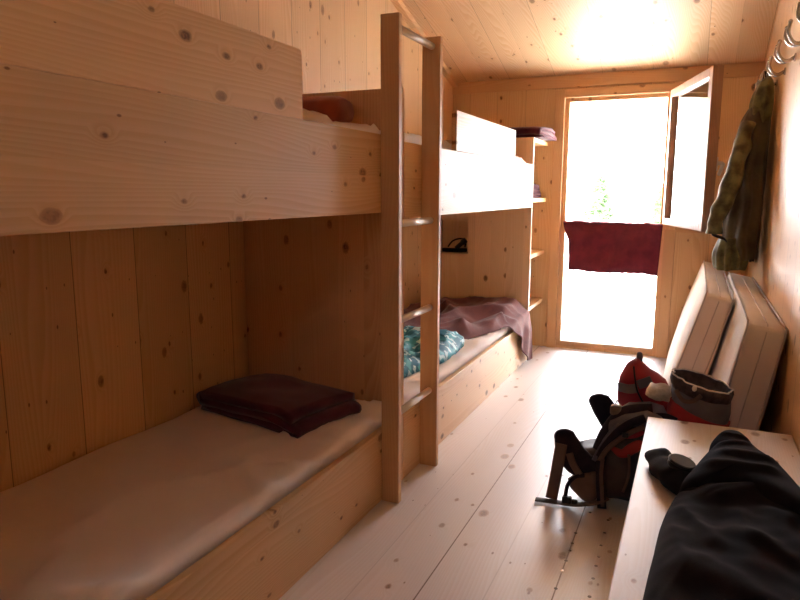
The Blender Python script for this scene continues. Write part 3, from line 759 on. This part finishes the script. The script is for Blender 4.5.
# padded hip belt wings, standing up
soft([(-.29, 2.98, .20), (-.36, 2.97, .165), (-.425, 2.96, .19), (-.465, 2.955, .25), (-.487, 2.955, .305), (-.494, 2.955, .335)], [.040, .055, .066, .060, .048, .036], .42).build('hip_belt_wing', M_PAD, bp, smooth=True)
soft([(-.24, 3.19, .26), (-.285, 3.19, .30), (-.335, 3.19, .37), (-.368, 3.19, .42), (-.378, 3.19, .45)], [.05, .058, .056, .05, .036], .42).build('hip_belt_wing', M_PAD, bp, smooth=True)
def strap(path, w, t=.003, mat=M_PACKBR, up=(0, 1, 0), name='webbing_strap'):
    P = spline(path, 8)
    return MB().tube(P, 1.0, 10, flat=(w, t), up=up).build(name, mat, bp, smooth=True)
strap([(-.492, 2.920, .275), (-.498, 2.905, .21), (-.508, 2.90, .12), (-.524, 2.90, .012)], .027, .004)
strap([(-.590, 2.87, .010), (-.50, 2.875, .012), (-.42, 2.88, .014), (-.33, 2.90, .03), (-.28, 2.93, .05)], .019, .004, M_PACKBR, (0, 0, 1))
strap([(-.455, 2.922, .235), (-.435, 2.915, .19), (-.405, 2.915, .145)], .016, .004)
strap([(-.385, 2.925, .14), (-.42, 2.905, .135), (-.45, 2.89, .10), (-.458, 2.885, .045)], .009, .003, M_PAD)
strap([(-.312, 2.935, .245), (-.315, 2.915, .17), (-.307, 2.910, .08), (-.300, 2.91, .006)], .020, .004, M_PAD)
strap([(-.309, 2.925, .235), (-.310, 2.905, .17), (-.302, 2.900, .08), (-.296, 2.90, .02)], .008, .003, M_PACKBR)
strap([(-.325, 2.93, .215), (-.29, 2.915, .285), (-.235, 2.915, .345), (-.18, 2.925, .385), (-.145, 2.93, .405)], .011, .005, M_PACKBR)
strap([(-.325, 2.94, .235), (-.30, 2.925, .295), (-.255, 2.92, .365), (-.20, 2.93, .415), (-.145, 2.945, .44)], .017, .007, M_PAD)
strap([(-.35, 2.95, .21), (-.325, 2.94, .27), (-.285, 2.94, .35), (-.25, 2.95, .39)], .010, .005, M_NAVY)
strap([(-.20, 2.925, .27), (-.195, 2.915, .18), (-.215, 2.91, .10)], .006, .004, M_PACKBR)
strap([(-.14, 2.93, .29), (-.145, 2.915, .20), (-.15, 2.91, .10)], .006, .004, M_GREYN)
strap([(-.35, 3.02, .21), (-.31, 3.02, .33), (-.24, 3.03, .425), (-.12, 3.04, .452)], .026, .012, M_PAD, (0, -.4, 1), 'shoulder_strap')
MB().box(-.472, -.43, 2.872, 2.90, .004, .045).box(-.43, -.405, 2.875, 2.895, .006, .035).build('buckle', M_PLASTIC, bp, bevel=.006)
MB().box(-.300, -.250, 3.02, 3.07, .405, .452).build('strap_keeper', M_PACKBR, bp, bevel=.012)
MB().box(-.232, -.205, 2.900, 2.925, .352, .372).build('strap_adjuster', M_PLASTIC, bp, bevel=.004)

# ------------------------------------------------------------------ red and slate backpack by the mattresses
rp = thing('backpack', 'open red and slate blue backpack with white drawcord, standing before the leaning mattresses', 'backpack', (.05, 3.2, 0))
def ell(cx, cy, cz, ax, ay, n=40, sx=0, sy=0, wob=0, seed=0):
    o = []
    for k in range(n):
        a = 2*PI*k/n
        w_ = 1 + wob*math.sin(9*a + seed) + wob*.7*math.sin(17*a)
        o.append((cx + ax*math.cos(a)*w_, cy + ay*math.sin(a)*w_, cz + sx*math.cos(a) + sy*math.sin(a)))
    return o
PX, PY = .072, 3.15
rings = [ell(PX-.03, PY, .004, .08, .11), ell(PX-.03, PY, .02, .10, .125), ell(PX-.025, PY, .15, .112, .135), ell(PX-.015, PY, .33, .122, .138, wob=.01), ell(PX, PY, .46, .124, .135, sx=-.02, wob=.02),
         ell(PX, PY, .53, .120, .128, sx=-.025, wob=.03)]
MB().rings(rings).build('pack_body', M_NAVY, rp, smooth=True)
rings = [ell(PX-.031, PY, .006, .105, .13), ell(PX-.026, PY, .15, .116, .139), ell(PX-.016, PY, .33, .126, .142, wob=.01), ell(PX-.002, PY, .445, .128, .140, sx=-.045, wob=.02), ell(PX-.002, PY, .45, .122, .134, sx=-.045, wob=.02)]
MB().rings(rings).build('lower_panel', M_RED, rp, smooth=True)
rings = [ell(PX, PY, .525, .123, .131, sx=-.025, wob=.03), ell(PX, PY, .55, .128, .136, sx=-.025, wob=.04), ell(PX, PY, .575, .125, .132, sx=-.03, wob=.045, seed=1),
         ell(PX, PY, .573, .115, .121, sx=-.03, wob=.045, seed=1), ell(PX, PY, .54, .108, .114, sx=-.02, wob=.03), ell(PX, PY, .535, .02, .02)]
collar = MB().rings(rings).build('collar', M_COLLAR, rp, smooth=True)
cd = ell(PX, PY, .579, .122, .129, 80, sx=-.03, wob=.04, seed=1)
MB().tube(cd + cd[:1], .0034, 6).build('drawcord', M_CORD, collar, smooth=True)
m = MB(); bmesh.ops.create_uvsphere(m.b, u_segments=14, v_segments=10, radius=.010, matrix=Matrix.Translation((PX-.03, PY-.134, .575)) @ Matrix.Diagonal((1, 1, 1.3, 1)))
m.build('cord_lock', M_CORD, collar, smooth=True)
# red lid thrown open to the left
def lid(x, z0, z1, ay, cy=3.38):
    return rrect(x, cy, (z0+z1)/2, ay, (z1-z0)/2, 28, 2.4)
L_ = [lid(-.303, .40, .47, .04), lid(-.297, .368, .51, .08), lid(-.268, .345, .564, .10), lid(-.213, .318, .60, .11), lid(-.155, .29, .552, .11), lid(-.09, .26, .495, .10),
      lid(-.06, .22, .46, .08, 3.33), lid(-.03, .20, .44, .05, 3.30)]
m = MB().rings(L_)
bmesh.ops.subdivide_edges(m.b, edges=m.b.edges[:], cuts=1, use_grid_fill=True)
m.disp(lambda p: Vector((nz(p, 9, 4)*.010, nz(p, 9, 1)*.014, nz(p, 10, 2)*.012)))
lid_ = m.build('lid', M_RED, rp, smooth=True)
def rstrap(path, w, mat, name='webbing_strap', t=.004, up=(0, 1, 0), par=None):
    return MB().tube(spline(path, 8), 1.0, 10, flat=(w, t), up=up).build(name, mat, par or rp, smooth=True)
rstrap([(-.292, 3.285, .47), (-.24, 3.245, .475), (-.20, 3.245, .485)], .022, M_GREYN, 'grey_panel', par=lid_)
rstrap([(-.20, 3.245, .50), (-.17, 3.245, .515), (-.14, 3.25, .53)], .022, M_GREYN, 'grey_panel', par=lid_)
rstrap([(-.225, 3.26, .585), (-.215, 3.242, .53), (-.20, 3.238, .47), (-.16, 3.24, .40), (-.12, 3.25, .34)], .004, M_PAD, 'piping', par=lid_)
rstrap([(-.212, 3.36, .59), (-.214, 3.36, .622), (-.203, 3.36, .624), (-.200, 3.36, .59)], .008, M_GREYN, 'haul_loop', par=lid_)
rstrap([(-.295, 3.29, .40), (-.302, 3.28, .37), (-.305, 3.28, .355)], .004, M_PACKBR)
m = MB().rings([rrect(x, 3.16, z, ay, az, 24, 2.2) for x, z, ay, az in [(-.155, .50, .02, .012), (-.14, .505, .05, .03), (-.10, .505, .06, .038), (-.06, .50, .05, .034), (-.04, .49, .02, .02)]])
bmesh.ops.subdivide_edges(m.b, edges=m.b.edges[:], cuts=1, use_grid_fill=True)
m.disp(lambda p: Vector((nz(p, 25, 4)*.012, nz(p, 25, 1)*.012, nz(p, 25, 2)*.014)))
m.build('lining', M_CORD, rp, smooth=True)
rstrap([(-.03, 3.035, .555), (.0, 3.008, .52), (.04, 3.006, .522), (.07, 3.008, .55)], .009, M_PACKBR)
rstrap([(-.10, 3.03, .42), (-.06, 3.01, .43), (-.02, 3.0, .42)], .022, M_PAD)

# ------------------------------------------------------------------ outside
struct(MB().box(-30, 30, YF+.12, 60, -.35, -.25).build('ground', M_TERR))
tb = thing('outdoor_bench', 'pale outdoor bench on the terrace, seen washed out through the low pane', 'bench', (-.55, 8.4, -.25))
bx('seat_board', M_TABLE, tb, -1.0, -.15, 8.2, 8.6, .18, .22)
for x in (-.95, -.25): bx('leg', M_TABLE, tb, x, x+.06, 8.25, 8.55, -.25, .18)
def tree(label, x, y, h, seed):
    t = thing('tree', label, 'tree', (x, y, -.25), 'washed-out trees outside the window')
    MB().tube([(x, y, -.25), (x+.05, y, h*.4), (x, y, h*.75)], [.16, .12, .05], 8).build('trunk', M_BARK, t, smooth=True)
    rnd = random.Random(seed); m = MB()
    for k in range(900):
        a = rnd.random()*2*PI; u = rnd.random(); r = (h*.24)*math.sqrt(rnd.random())*(1.15-u)
        c = Vector((x + r*math.cos(a), y + r*math.sin(a), h*.28 + h*.74*u))
        e = Matrix.Rotation(rnd.random()*6, 3, 'X') @ Matrix.Rotation(rnd.random()*6, 3, 'Z'); s = .16
        v = [m.b.verts.new(c + e @ Vector(q)*s) for q in ((-1, 0, 0), (0, -.5, .1), (1, 0, 0), (0, .5, .1))]
        m.b.faces.new(v)
    m.build('foliage', M_LEAF, t)
tree('tree outside the window, left of centre in the glare', -3.1, 24, 1.9, 1)
tree('tree outside the window, nearest the open sash', -.9, 21, 1.5, 2)

# ------------------------------------------------------------------ light
wd = bpy.data.worlds.new('World'); S.world = wd; wd.use_nodes = True
t = wd.node_tree; t.nodes.clear()
tc = t.nodes.new('ShaderNodeTexCoord'); sp = t.nodes.new('ShaderNodeSeparateXYZ'); t.links.new(tc.outputs['Generated'], sp.inputs[0])
mr = t.nodes.new('ShaderNodeMapRange'); mr.inputs['From Min'].default_value = -.05; mr.inputs['From Max'].default_value = .6
t.links.new(sp.outputs[2], mr.inputs[0])
mx = t.nodes.new('ShaderNodeMix'); mx.data_type = 'RGBA'; t.links.new(mr.outputs[0], mx.inputs[0])
mx.inputs[6].default_value = (.92, .93, 1, 1); mx.inputs[7].default_value = (.83, .88, 1, 1)
bg = t.nodes.new('ShaderNodeBackground'); bg.inputs[1].default_value = 25.0; t.links.new(mx.outputs[2], bg.inputs[0])
ow = t.nodes.new('ShaderNodeOutputWorld'); t.links.new(bg.outputs[0], ow.inputs[0])
sl_ = bpy.data.lights.new('sun', 'SUN'); sl_.energy = 140; sl_.angle = .01; sl_.color = (1, .95, .93)
so = bpy.data.objects.new('sun', sl_); COL.objects.link(so)
so.rotation_euler = Vector((.55, -.06, -1.0)).to_track_quat('-Z', 'Y').to_euler()   # direction of travel
pl = bpy.data.lights.new('window_portal', 'AREA'); pl.shape = 'RECTANGLE'; pl.size = OX1-OX0; pl.size_y = OZ1-OZ0
pl.cycles.is_portal = True
po = bpy.data.objects.new('window_portal', pl); COL.objects.link(po)
po.location = ((OX0+OX1)/2, YF+.11, (OZ0+OZ1)/2); po.rotation_euler = (-PI/2, 0, 0)

pl = bpy.data.lights.new('added_fill_portal', 'AREA'); pl.shape = 'RECTANGLE'; pl.size = BX1-BX0; pl.size_y = BZ1-BZ0  # portal for the added fill window
pl.cycles.is_portal = True
po = bpy.data.objects.new('added_fill_portal', pl); COL.objects.link(po)
po.location = ((BX0+BX1)/2, YB-.095, (BZ0+BZ1)/2); po.rotation_euler = (PI/2, 0, 0)

# ------------------------------------------------------------------ camera
cam = bpy.data.cameras.new('camera'); co = bpy.data.objects.new('camera', cam); COL.objects.link(co)
cam.sensor_width = 36; cam.lens = 662/800*36; cam.clip_start = .05
Yv = Vector((298, -107, 662)).normalized(); Zd = Vector((-8, (298*8+662*662)/107, 662)).normalized(); Zv = -Zd; Xv = Yv.cross(Zv)
# rows: world axes in camera (x right, y down, z forward) coordinates
right = Vector((Xv.x, Yv.x, Zv.x)); up = -Vector((Xv.y, Yv.y, Zv.y)); back = -Vector((Xv.z, Yv.z, Zv.z))
mw = Matrix((right, up, back)).transposed().to_4x4(); mw.translation = (0, 0, 1.4)
co.matrix_world = mw
S.camera = co
S.view_settings.view_transform = 'Standard'; S.view_settings.look = 'None'
S.view_settings.gamma = 1.0; S.view_settings.use_curve_mapping = False
S.view_settings.exposure = 0.0
S.cycles.use_denoising = True
S.cycles.max_bounces = 14; S.cycles.diffuse_bounces = 10; S.cycles.transparent_max_bounces = 12
S.cycles.sample_clamp_indirect = 0
